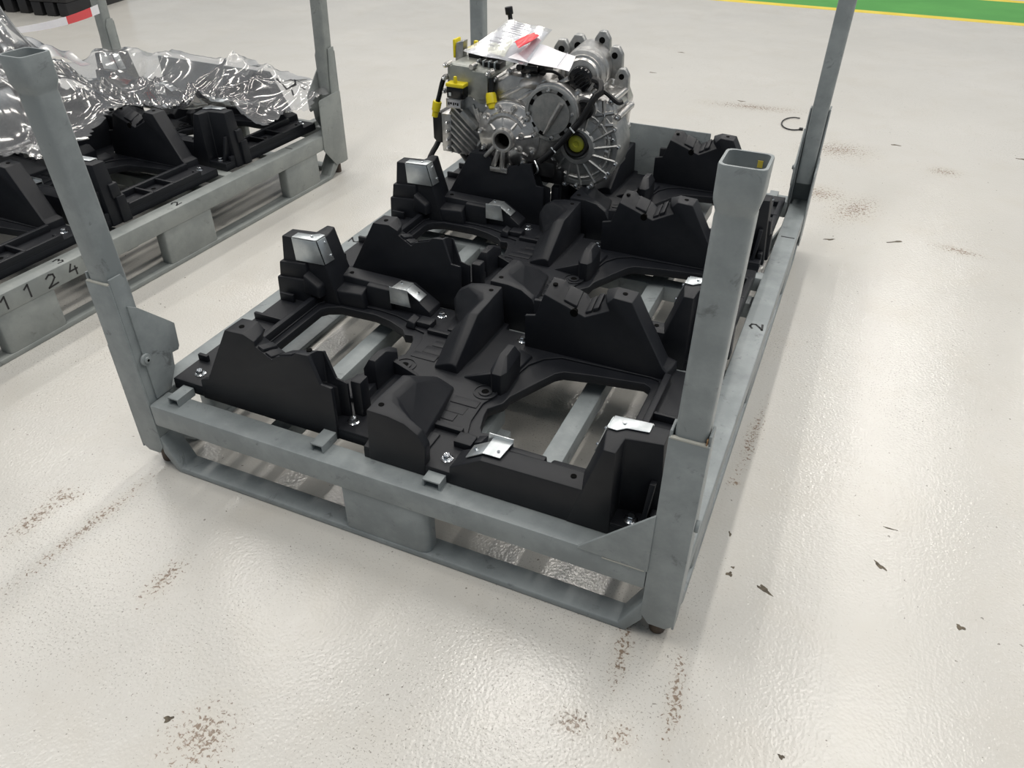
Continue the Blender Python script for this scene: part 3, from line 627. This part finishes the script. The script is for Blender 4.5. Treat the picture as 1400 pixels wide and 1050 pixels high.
    m = MB()
    for i in range(12):
        a = 2*PI*i/12+.1; x, z = c[0]+.088*math.cos(a), c[2]+.088*math.sin(a)
        if i % 3 == 0: sbolt(m, x, 1.586, z, .0062)
    part(m, 'cover_bolts', ec)['kind'] = 'stuff'
    m = MB()
    for i in range(12):
        a = 2*PI*i/12+.1
        if i % 3: m.box(-.010, .010, -.005, .005, -.006, .006, 'hole', 0, Matrix.Translation((c[0]+.084*math.cos(a), 1.588, c[2]+.084*math.sin(a))) @ Matrix.Rotation(-a+PI/2, 4, 'Y'))
    part(m, 'cover_slots', ec)['kind'] = 'stuff'
    # right lower drum with ribbed face and yellow-green plug
    m = MB(); c = (.752, 1.640, .560)
    m.lathe(c, (0, -1, 0), [(.165, -.12), (.165, 0), (.155, .012), (.140, .014), (.138, .004), (.110, .004), (.108, .016), (.072, .022), (.066, .030), (.050, .032), (.048, .006)], 'alu_dark', 48, False)
    for i in range(16):
        a = 2*PI*i/16
        m.tube([(c[0]+.062*math.cos(a), 1.616, c[2]+.062*math.sin(a)), (c[0]+.155*math.cos(a+.12), 1.628, c[2]+.155*math.sin(a+.12))], .0055, 'alu_dark', 6, False)
    for r in (.088, .126):
        for i in range(24):
            a0, a1 = 2*PI*i/24, 2*PI*(i+1)/24
            m.tube([(c[0]+r*math.cos(a0), 1.626, c[2]+r*math.sin(a0)), (c[0]+r*math.cos(a1), 1.626, c[2]+r*math.sin(a1))], .0045, 'alu_dark', 6, False)
    dr = part(m, 'side_drum')
    m = MB()
    for i in range(15):
        a = 2*PI*i/15+.1; sbolt(m, c[0]+.160*math.cos(a), 1.634, c[2]+.160*math.sin(a), .0065)
    part(m, 'drum_bolts', dr)['kind'] = 'stuff'
    m = MB(); m.lathe((c[0]-.004, 1.612, c[2]+.01), (0, -1, 0), [(.050, -.01), (.050, .006), (.044, .010), (.036, .008), (.034, -.008)], 'black', 32); sr = part(m, 'shaft_seal', dr)
    m = MB(); m.lathe((c[0]-.004, 1.618, c[2]+.01), (0, -1, 0), [(.032, -.01), (.032, .004), (.028, .007), (.012, .007), (.010, .003), (0, .003)], 'olive', 28); pp = part(m, 'shaft_plug', dr); pp['label'] = 'yellow green shaft plug'
    # upper electric pump: stepped rings and black cap
    m = MB(); c = (.730, 1.70, .800); ax = (.12, -1, 0)
    m.lathe(c, ax, [(.085, -.20), (.088, -.06), (.080, -.055), (.080, -.03), (.086, -.028), (.086, 0), (.074, .006), (.074, .018), (.066, .02), (.060, .03), (.045, .032)], 'alu', 36); pm = part(m, 'pump_body')
    m = MB(); m.lathe((c[0]+.004, 1.672, c[2]-.004), ax, [(.044, -.01), (.044, .022), (.040, .028), (.022, .030), (.02, .026), (0, .026)], 'blackgloss', 28)
    for k in range(5): m.box(-.028+.013*k, -.022+.013*k, -.003, .003, -.03, .03, 'blackgloss', .001, Matrix.Translation((c[0]+.006, 1.643, c[2]-.004)) @ Matrix.Rotation(.9, 4, 'Y'))
    part(m, 'pump_cap', pm)
    # lower pipe port
    m = MB(); c = (.770, 1.625, .700)
    m.lathe((c[0], 1.66, c[2]), (0, -1, 0), [(.05, -.02), (.05, .03), (.044, .036)], 'alu', 28)
    m.lathe(c, (0, -1, 0), [(.036, 0), (.036, .012), (.030, .015), (.026, .008), (.012, .008), (.010, .014), (0, .014)], 'black', 28); part(m, 'pipe_port')
    # hoses and cables
    m = MB(); m.tube([(.835, 1.62, .772), (.815, 1.60, .755), (.795, 1.59, .715), (.770, 1.585, .668), (.735, 1.575, .625), (.700, 1.565, .580), (.66, 1.555, .535), (.625, 1.555, .505)], .0125, 'black', 12)
    m.tube([(.815, 1.60, .76), (.83, 1.61, .775), (.82, 1.63, .80), (.79, 1.64, .805)], .012, 'black', 10)
    h = part(m, 'corrugated_hose')
    for x, y, z, dx in ((.745, 1.577, .637, 0), (.680, 1.56, .558, 0)):
        m = MB(); m.tube([(x-.010, y-.010, z+.008), (x+.010, y-.010, z-.010)], .0035, 'zinc', 6, False); part(m, 'hose_clip', h)
    m = MB(); m.tube([(.80, 1.63, .79), (.85, 1.63, .765), (.89, 1.64, .735), (.905, 1.65, .738)], .009, 'black', 8); part(m, 'wiring_loom'); m = MB(); m.tube([(.66, 1.64, .80), (.675, 1.63, .78), (.69, 1.63, .755), (.72, 1.63, .745)], .008, 'black', 8); part(m, 'wiring_loom'); m = MB()
    m.tube([(.56, 1.66, .80), (.60, 1.63, .815), (.65, 1.63, .815), (.70, 1.65, .77)], .006, 'black', 8); part(m, 'wiring_loom')
    m = MB(); m.box(.50, .60, 1.64, 1.74, .79, .84, 'black', .01); m.box(.525, .58, 1.62, 1.66, .80, .83, 'blackgloss', .006); m.cyl((.505, 1.64, .82), (.505, 1.62, .82), .012, 'black', n=12); part(m, 'valve_block')
    m = MB(); m.box(.60, .68, 1.56, 1.60, .44, .50, 'black', .006); m.box(.57, .70, 1.60, 1.66, .40, .46, 'black', .01)
    m.tube([(.60, 1.56, .50), (.62, 1.55, .47), (.60, 1.57, .44)], .004, 'zinc', 6); part(m, 'lower_connector')
    # lifting lugs at the top
    for x, y, z, s in ((.575, 1.88, .81, 1.1), (.635, 1.90, .82, 1.25), (.745, 1.86, .865, 1.0), (.805, 1.84, .82, 1.0), (.85, 1.80, .76, .9)):
        m = MB(); prof = [(x-.035*s, z-.06), (x-.03*s, z+.03*s), (x-.012*s, z+.058*s), (x+.012*s, z+.058*s), (x+.03*s, z+.03*s), (x+.035*s, z-.06)]
        m.prism(prof, 'y', y, y+.03, 'alu_dark', .005); m.cyl((x, y-.001, z+.025*s), (x, y+.0005, z+.025*s), .012*s, 'hole', n=14)
        part(m, 'lifting_lug')
    # inverter box with lid outline
    m = MB(); prof = [(.205, .700), (.225, .690), (.31, .690), (.345, .668), (.385, .676), (.392, .70), (.390, .780), (.378, .790), (.325, .792), (.312, .806), (.225, .810), (.208, .795)]
    m.prism(prof, 'y', 1.610, 1.84, 'greybox', .006)
    pi_ = [(.215+(x-.205)*.90, .704+(z-.69)*.86) for x, z in prof]; m.prism(pi_, 'y', 1.602, 1.615, 'greybox', .004)
    for x, z in ((.208, .802), (.203, .755), (.200, .705), (.388, .79), (.385, .675), (.316, .806)): m.cyl((x, 1.60, z), (x, 1.64, z), .010, 'alu', n=10)
    ib = part(m, 'inverter_box')
    m = MB()
    for x, z in ((.208, .802), (.203, .755), (.200, .705), (.388, .79), (.385, .675)): sbolt(m, x, 1.602, z, .006)
    part(m, 'box_bolts', ib)['kind'] = 'stuff'
    m = MB(); m.box(.228, .300, 1.560, 1.605, .692, .735, 'blackgloss', .004); m.box(.238, .248, 1.5585, 1.561, .702, .715, 'zinc'); part(m, 'box_connector', ib)
    m = MB(); m.box(.226, .302, 1.556, 1.604, .735, .749, 'yellow', .003); m.box(.258, .270, 1.562, 1.574, .747, .775, 'yellow', .003); y1 = part(m, 'connector_cap', ib); y1['label'] = 'yellow connector cap'
    m = MB(); m.box(.245, .300, 1.72, 1.79, .80, .835, 'blackgloss', .004); m.box(.315, .375, 1.74, 1.82, .80, .855, 'black', .006); m.box(.30, .40, 1.68, 1.74, .785, .81, 'black', .004)
    for k in range(4): m.box(.305+.024*k, .311+.024*k, 1.672, 1.70, .775, .815, 'zinc', .001)
    part(m, 'top_connector', ib)
    m = MB(); m.box(.243, .303, 1.715, 1.79, .835, .846, 'yellow', .003); m.box(.262, .278, 1.735, 1.75, .845, .868, 'yellow', .003); part(m, 'connector_cap', ib)
    m = MB(); m.box(.180, .192, 1.715, 1.77, .80, .87, 'yellow', .005); m.loft([[(.192, 1.71, .79), (.225, 1.71, .79), (.225, 1.75, .79), (.192, 1.75, .79)], [(.198, 1.71, .86), (.232, 1.71, .87), (.232, 1.75, .87), (.198, 1.75, .86)]], 'alu_dark', .004); part(m, 'connector_cap', ib)
    # finned sump box below
    m = MB(); prof = [(.188, .455), (.205, .445), (.36, .445), (.40, .50), (.402, .60), (.375, .672), (.335, .682), (.318, .690), (.205, .692), (.198, .62), (.186, .60)]
    m.prism(prof, 'y', 1.640, 1.88, 'alu_dark', .006)
    m.box(.160, .205, 1.632, 1.80, .450, .605, 'alu', .005)
    sb = part(m, 'sump_box')
    m = MB()
    for k in range(9):
        a = Vector((.205, 1.634, .615-.028*k+.06)); c_ = a+Vector((.15, 0, -.125))
        if c_.z < .45: t = (a.z-.45)/(a.z-c_.z); c_ = a.lerp(c_, t)
        m = MB(); m.loft([[(a.x, 1.622, a.z), (a.x+.004, 1.622, a.z+.006), (a.x+.004, 1.645, a.z+.006), (a.x, 1.645, a.z)], [(c_.x, 1.622, c_.z), (c_.x+.004, 1.622, c_.z+.006), (c_.x+.004, 1.645, c_.z+.006), (c_.x, 1.645, c_.z)]], 'alu', .001); part(m, 'cooling_fin', sb)
    for k in range(6):
        m = MB(); m.tube([(.30+.018*k, 1.634, .655-.012*k), (.345+.010*k, 1.634, .560-.010*k)], .006, 'alu', 6, False); part(m, 'cooling_fin', sb)
    m = MB(); m.loft([[(.255, 1.60, .62), (.275, 1.60, .64), (.34, 1.60, .58), (.32, 1.60, .56)], [(.255, 1.64, .62), (.275, 1.64, .64), (.34, 1.64, .58), (.32, 1.64, .56)]], 'alu_dark', .006)
    m.tube([(.335, 1.62, .50), (.365, 1.62, .535), (.395, 1.62, .50)], .012, 'alu_dark', 8)
    part(m, 'sump_boss', sb)
    m = MB()
    for k in range(4): sbolt(m, .190, 1.634, .470+.034*k, .006)
    for k in range(4): sbolt(m, .205+.055*k, 1.642, .682-.006*(k % 2), .006)
    part(m, 'sump_bolts', sb)['kind'] = 'stuff'
    m = MB(); m.box(.196, .262, 1.612, 1.641, .638, .674, 'alu', .002); m.box(.200, .258, 1.6105, 1.613, .642, .670, 'paper', .001); ty = part(m, 'type_plate', sb); ty['label'] = 'small pale type plate'
    m = MB()
    for k, (x0, x1) in enumerate(((.206, .213), (.215, .223), (.227, .233), (.236, .242), (.245, .252))): m.box(x0, x1, 1.6098, 1.6106, .650+.003*(k % 2), .661, 'ink')
    part(m, 'plate_print', ty)['kind'] = 'stuff'
    # black actuator and cables on the left flank
    m = MB(); m.prism([(.115, .495), (.130, .480), (.162, .480), (.162, .600), (.145, .608), (.115, .585)], 'y', 1.64, 1.74, 'black', .005)
    m.tube([(.125, 1.68, .485), (.115, 1.66, .455), (.105, 1.64, .430), (.100, 1.62, .40), (.12, 1.61, .375)], .012, 'black', 8); m.tube([(.15, 1.68, .49), (.155, 1.66, .465), (.165, 1.66, .48)], .009, 'black', 8); part(m, 'actuator')
    m = MB(); m.tube([(.215, 1.62, .755), (.198, 1.61, .755), (.190, 1.60, .735), (.178, 1.595, .69), (.168, 1.59, .655)], .0095, 'blackgloss', 10); vp = part(m, 'coolant_pipe')
    m = MB(); m.lathe((.170, 1.59, .664), (-.22, -.03, -.9), [(.017, 0), (.018, .004), (.017, .036), (.013, .04), (.012, .062)], 'yellow', 14); part(m, 'pipe_cap', vp)
    m = MB(); m.lathe((.400, 1.60, .700), (.25, -.3, -.85), [(.018, -.02), (.021, -.01), (.021, .018), (.016, .02), (.014, .036), (.008, .04)], 'yellow', 16); m.cyl((.395, 1.61, .71), (.39, 1.62, .77), .012, 'black', n=10); part(m, 'pipe_cap')
    # breather pipe standing up at the back
    m = MB(); m.tube([(.365, 1.90, .74), (.362, 1.90, .82), (.350, 1.90, .90)], .0105, 'black', 10); m.cyl((.352, 1.90, .895), (.343, 1.90, .945), .009, 'black', n=10); m.cyl((.343, 1.90, .940), (.338, 1.90, .968), .016, 'black', n=12, bevel=.003); part(m, 'breather_pipe')
    # black plinth under the left flank
    m = MB(); m.tube([(.20, 1.72, .445), (.26, 1.70, .40), (.33, 1.70, .40), (.40, 1.72, .43)], .022, 'black', 10); part(m, 'lower_hose')
    return root
gb = make_gearbox(); gb.location = GO
tag(gb, 'silver cast gearbox with yellow caps on the far tray, papers on top', 'gearbox', 'gearboxes on the trays')
gb2 = copy_tree(gb); v = Matrix.Rotation(R2T, 4, 'Z') @ Vector((GO[0]-.02, GO[1]-PITCH_T, GO[2])) + Vector(rack2.location)
gb2.location = v; gb2.rotation_euler = (0, 0, R2T)
tag(gb2, 'gearbox wrapped under clear film in the left rack', 'gearbox', 'gearboxes on the trays')

# ---------------------------------------------------------------- papers on the gearbox
def sheet_grid(pts, nx, ny, wob, seed):
    # bilinear patch between four corners with a gentle curl
    a, b_, c, d = [Vector(p) for p in pts]; vs, fs = [], []; rr = random.Random(seed); ph = [rr.random()*6 for _ in range(4)]
    for j in range(ny+1):
        for i in range(nx+1):
            s, t = i/nx, j/ny; p = (a*(1-s)+b_*s)*(1-t)+(d*(1-s)+c*s)*t
            p.z += wob*(math.sin(3.2*s+ph[0])*math.sin(2.6*t+ph[1])+.4*math.sin(9*s+5*t+ph[2])); vs.append(tuple(p))
    for j in range(ny):
        for i in range(nx): k = j*(nx+1)+i; fs.append([k, k+1, k+nx+2, k+nx+1])
    return vs, fs
def patch(name, pts, mt, wob=.006, seed=1, nx=14, ny=10, parent=None, th=.0006):
    vs, fs = sheet_grid(pts, nx, ny, wob, seed); n0 = len(vs); vs2 = [(x, y, z-th) for x, y, z in vs]; f2 = [[i+n0 for i in f[::-1]] for f in fs]
    ring = [i for i in range(nx)]+[nx+j*(nx+1) for j in range(ny)]+[(nx+1)*(ny+1)-1-i for i in range(nx)]+[ny*(nx+1)-j*(nx+1) for j in range(ny)]
    sf = [[ring[(k+1) % len(ring)], ring[k], ring[k]+n0, ring[(k+1) % len(ring)]+n0] for k in range(len(ring))]
    m = MB(); m.v = vs+vs2; m.f = fs+f2+sf; m.m = [0]*len(m.f); m.mats = [mt]; return m.build(name, parent, smooth=60)
pouch = patch('document_pouch', [(.297, 1.575, .868), (.567, 1.546, .852), (.578, 1.763, .930), (.377, 1.824, .940)], 'pouch', .004, 3, 24, 18)
tag(pouch, 'clear plastic document pouch lying on the gearbox, cream and white papers inside', 'pouch')
for nm, pts, mt, sd in (('cream_sheet', [(.325, 1.61, .8705), (.465, 1.575, .865), (.450, 1.715, .899), (.352, 1.745, .903)], 'cream', 3), ('white_sheet', [(.305, 1.585, .862), (.545, 1.56, .850), (.565, 1.755, .922), (.382, 1.815, .932)], 'paper', 3)):
    patch(nm, pts, mt, .003, sd, parent=pouch)
m = MB()
def onp(u, v, h=.0022):   # a point on the pouch's upper side
    A, B, C, D = Vector((.297, 1.575, .868)), Vector((.567, 1.546, .852)), Vector((.578, 1.763, .930)), Vector((.377, 1.824, .940))
    p = (A*(1-u)+B*u)*(1-v)+(D*(1-u)+C*u)*v; p.z += h+.004; return p
for k in range(6):
    v0 = .62+.055*k; u0 = .18+.05*(k % 2); u1 = .62-.06*(k % 3)
    m.loft([[onp(u0, v0), onp(u1, v0), onp(u1, v0+.018), onp(u0, v0+.018)], [onp(u0, v0, .003), onp(u1, v0, .003), onp(u1, v0+.018, .003), onp(u0, v0+.018, .003)]], 'print')
for k in range(3):
    v0 = .22+.11*k; u0 = .16+.02*k; u1 = .36+.03*k
    m.loft([[onp(u0, v0), onp(u1, v0), onp(u1, v0+.02), onp(u0, v0+.02)], [onp(u0, v0, .003), onp(u1, v0, .003), onp(u1, v0+.02, .003), onp(u0, v0+.02, .003)]], 'print')
m.build('printed_lines', pouch)['kind'] = 'stuff'
ps = patch('paper_sheet', [(.484, 1.566, .866), (.728, 1.551, .846), (.7126, 1.659, .874), (.545, 1.705, .890)], 'paper', .003, 8, 16, 10)
tag(ps, 'folded white paper sheet on top of the gearbox beside the pouch', 'paper')
m = MB(); m.sheet([(.680, 1.557, .8570), (.682, 1.557, .8568), (.680, 1.664, .8815), (.678, 1.664, .8817)], .0005, 'print'); m.build('fold_line', ps)
rt_ = patch('red_tag', [(.485, 1.614, .908), (.524, 1.572, .902), (.556, 1.700, .922), (.522, 1.725, .926)], 'red', .005, 5, 12, 6)
tag(rt_, 'small red plastic tag lying on the white papers', 'tag')

# ---------------------------------------------------------------- film over the left rack
def make_film():
    bpy.context.view_layer.update(); dg = bpy.context.evaluated_depsgraph_get()
    X0, X1, Y0, Y1 = -.08, 1.82, .62, 2.42; NX, NY = 150, 142
    xs = np.linspace(X0, X1, NX); ys = np.linspace(Y0, Y1, NY)
    mw = Matrix.Translation(rack2.location) @ Matrix.Rotation(R2T, 4, 'Z')
    H = np.full((NY, NX), .02)
    for j, y in enumerate(ys):
        for i, x in enumerate(xs):
            p = mw @ Vector((x, y, 1.0))
            hit, loc, *_ = SC.ray_cast(dg, p, Vector((0, 0, -1)))
            if hit: H[j, i] = loc.z
    # keep clear of the corner posts
    for (a, b_) in ((0, 0), (1.6, 0), (0, 2.28), (1.6, 2.28)):
        XX, YY = np.meshgrid(xs, ys); k = (np.abs(XX-a) < .13) & (np.abs(YY-b_) < .13); H[k] = np.minimum(H[k], .30 if (a, b_) != (1.6, 2.28) else .43)
    O = H.copy()
    for _ in range(1):
        Pd = np.pad(O, 1, mode='edge'); O = np.max([Pd[a:a+NY, c:c+NX] for a in range(3) for c in range(3)], axis=0)
    O += .008
    F = np.maximum(O, .40)
    for it in range(900):    # taut skin resting on what lies under it, sagging a little
        Pd = np.pad(F, 1, mode='edge'); F = (Pd[:-2, 1:-1]+Pd[2:, 1:-1]+Pd[1:-1, :-2]+Pd[1:-1, 2:])/4-.00005
        F = np.maximum(F, O)
    XX, YY = np.meshgrid(xs, ys)
    def nz(sx, sy, ph): 
        return np.sin(XX*sx+YY*sy+ph+1.7*np.sin(XX*sx*.37-YY*sy*.41+ph*2))
    wr = np.zeros_like(F)
    for k in range(5):
        a = rng.uniform(.2, 1.3); f = rng.uniform(3.5, 8); s = nz(f*math.cos(a), f*math.sin(a), rng.uniform(0, 6))
        wr += (1-np.abs(s))**4*(.10/f+.004)*rng.uniform(.6, 1.1)
    # pleats running to a gathered point between the trays
    gx, gy = 1.06, 1.55; ang = np.arctan2(YY-gy, XX-gx); rad = np.hypot(XX-gx, YY-gy)
    wr += .045*(1-np.abs(np.sin(ang*5.5+.6*np.sin(3*rad*4))))**3*np.exp(-((rad-.35)/.4)**2)
    F = F+wr
    # irregular edge of the sheet, in the rack's frame
    poly = [(-.05, .86), (.30, .80), (.62, .86), (.92, .74), (1.20, .70), (1.285, .755), (1.235, .92), (1.18, 1.10), (1.10, 1.35), (1.06, 1.50), (1.30, 1.545), (1.50, 1.60), (1.58, 1.66), (1.60, 1.80), (1.60, 2.10), (1.58, 2.20), (1.50, 2.31), (1.30, 2.34), (.7, 2.34), (.1, 2.30), (-.06, 2.0)]
    def inside(x, y):
        c = False; n = len(poly)
        for i in range(n):
            x1, y1 = poly[i]; x2, y2 = poly[(i+1) % n]
            if (y1 > y) != (y2 > y) and x < (x2-x1)*(y-y1)/(y2-y1)+x1: c = not c
        return c
    idx = {}; V = []; fs = []
    def vid(j, i):
        if (j, i) not in idx: idx[(j, i)] = len(V); V.append((xs[i]+.006*math.sin(9*ys[j]), ys[j]+.006*math.sin(11*xs[i]), F[j, i]))
        return idx[(j, i)]
    for j in range(NY-1):
        for i in range(NX-1):
            if inside(xs[i]+.01*math.sin(40*ys[j]), ys[j]+.01*math.sin(37*xs[i])): fs.append([vid(j, i), vid(j, i+1), vid(j+1, i+1), vid(j+1, i)])
    me = bpy.data.meshes.new('plastic_film'); me.from_pydata(V, [], fs); me.materials.append(M['film']); me.shade_smooth()
    o = bpy.data.objects.new('plastic_film', me); COL.objects.link(o); o.location = rack2.location; o.rotation_euler = (0, 0, R2T)
    return o, (xs, ys, F)
film, (fxs, fys, FH) = make_film()
tag(film, 'clear crumpled plastic film draped over the trays of the left rack', 'film')
def fh(x, y): return FH[min(max(int((y-fys[0])/(fys[1]-fys[0])+.5), 0), len(fys)-1), min(max(int((x-fxs[0])/(fxs[1]-fxs[0])+.5), 0), len(fxs)-1)]
# milky folded end of the film on the wrapped gearbox
m = MB(); nx, ny = 40, 26; vs = []; fs = []
for j in range(ny+1):
    for i in range(nx+1):
        x = .0+.62*i/nx; y = 1.22+.42*j/ny+.05*math.sin(5*x)
        z = max(fh(x, y), .80-.40*(y-1.20)-.25*abs(x-.35))+.02+.022*(1-abs(math.sin(16*x+7*y)))+.015*math.sin(31*y+9*x); vs.append((x, y, z))
for j in range(ny):
    for i in range(nx): k = j*(nx+1)+i; fs.append([k, k+1, k+nx+2, k+nx+1])
m.v, m.f, m.m, m.mats = vs, fs, [0]*len(fs), ['film_white']; fw2 = m.build('folded_film', smooth=180)
fw2.location = rack2.location; fw2.rotation_euler = (0, 0, R2T); tag(fw2, 'milky white folded film heaped over the wrapped gearbox in the left rack', 'film')
# felt-pen scribble on the film
m = MB()
def fw_(u, v_, h): return (u, v_, max(fh(u+i, v_+j) for i in (-.013, 0, .013) for j in (-.013, 0, .013))+.003+h)
strokes(m, [[(1.35+1.1*x+.8*y, 2.19-.5*x+1.5*y) for x, y in ln] for ln in ([(0, .02), (.03, .05), (.05, .02), (.03, 0), (.06, -.01), (.05, -.04), (.02, -.04)], [(.09, .03), (.07, .0), (.10, -.01), (.10, -.04), (.07, -.04)], [(.12, .0), (.15, 0)], [(.12, -.03), (.14, -.035)])], fw_, .009)
m.build('marker_scribble', film)

# red and white barrier tape from the wrapped gearbox to the rear post
def tape():
    m = MB(); A = Vector((.50, 1.40, .770)); B = Vector((.075, 2.205, .69)); n = 9
    a0 = Matrix.Translation(rack2.location) @ Matrix.Rotation(R2T, 4, 'Z')
    for k in range(n):
        p, q = A.lerp(B, k/n), A.lerp(B, (k+1)/n); s0, s1 = -.015*math.sin(PI*k/n), -.015*math.sin(PI*(k+1)/n)
        p.z += s0; q.z += s1; w0 = .013+.010*k/n; w1 = .013+.010*(k+1)/n; tw = Vector((.012, .0, 1)).normalized()
        mt = 'red' if k in (5, 6, 7) else 'paper'
        m.loft([[tuple(p-tw*w0), tuple(p+tw*w0), tuple(q+tw*w1), tuple(q-tw*w1)], [tuple(p-tw*w0+Vector((.0008, .0004, 0))), tuple(p+tw*w0+Vector((.0008, .0004, 0))), tuple(q+tw*w1+Vector((.0008, .0004, 0))), tuple(q-tw*w1+Vector((.0008, .0004, 0)))]], mt)
    o = m.build('barrier_tape'); o.location = rack2.location; o.rotation_euler = (0, 0, R2T); return o
tag(tape(), 'red and white barrier tape running to the rear post of the left rack', 'tape')

# ---------------------------------------------------------------- things further off
def crate(x, y, rz, label, sx=.8, sy=.6, h=.5):
    r = empty('plastic_crate', (x, y, 0), rz)
    m = MB(); m.box(-sx/2, sx/2, -sy/2, sy/2, .12, h, 'crate', .012); m.box(-sx/2-.012, sx/2+.012, -sy/2-.012, sy/2+.012, h-.05, h, 'crate', .008); m.build('bin', r)
    for px in (-1, 0, 1):
        m = MB(); m.box(px*(sx/2-.06)-.05, px*(sx/2-.06)+.05, -sy/2, sy/2, 0, .12, 'crate', .008); m.build('skid', r)
    for px in (-.3, -.1, .1, .3):
        m = MB(); m.box(px*sx-.012, px*sx+.012, -sy/2-.010, -sy/2+.002, .14, h-.06, 'crate', .003); m.build('rib', r)
    return tag(r, label, 'crate', 'black crates behind the left rack')
crate(-6.06, 4.72, .20, 'black plastic crate behind the left rack, the farther left of two', .44, .7)
crate(-5.58, 4.86, .20, 'black plastic crate behind the left rack, the one nearer its rear post', .40, .9)
m = MB(); cx_, cy_ = 1.345, 4.09; pts = []
for i in range(11):
    t = math.radians(75+i*24); pts.append((cx_+.075*math.cos(t), cy_+.13*math.sin(t), .006))
m.tube(pts, .0038, 'black', 6); m.box(pts[-1][0]-.012, pts[-1][0]+.012, pts[-1][1]-.014, pts[-1][1]+.014, 0, .012, 'black', .003)
tag(m.build('cable_tie'), 'curled black cable tie lying on the floor behind the rack', 'cable tie')
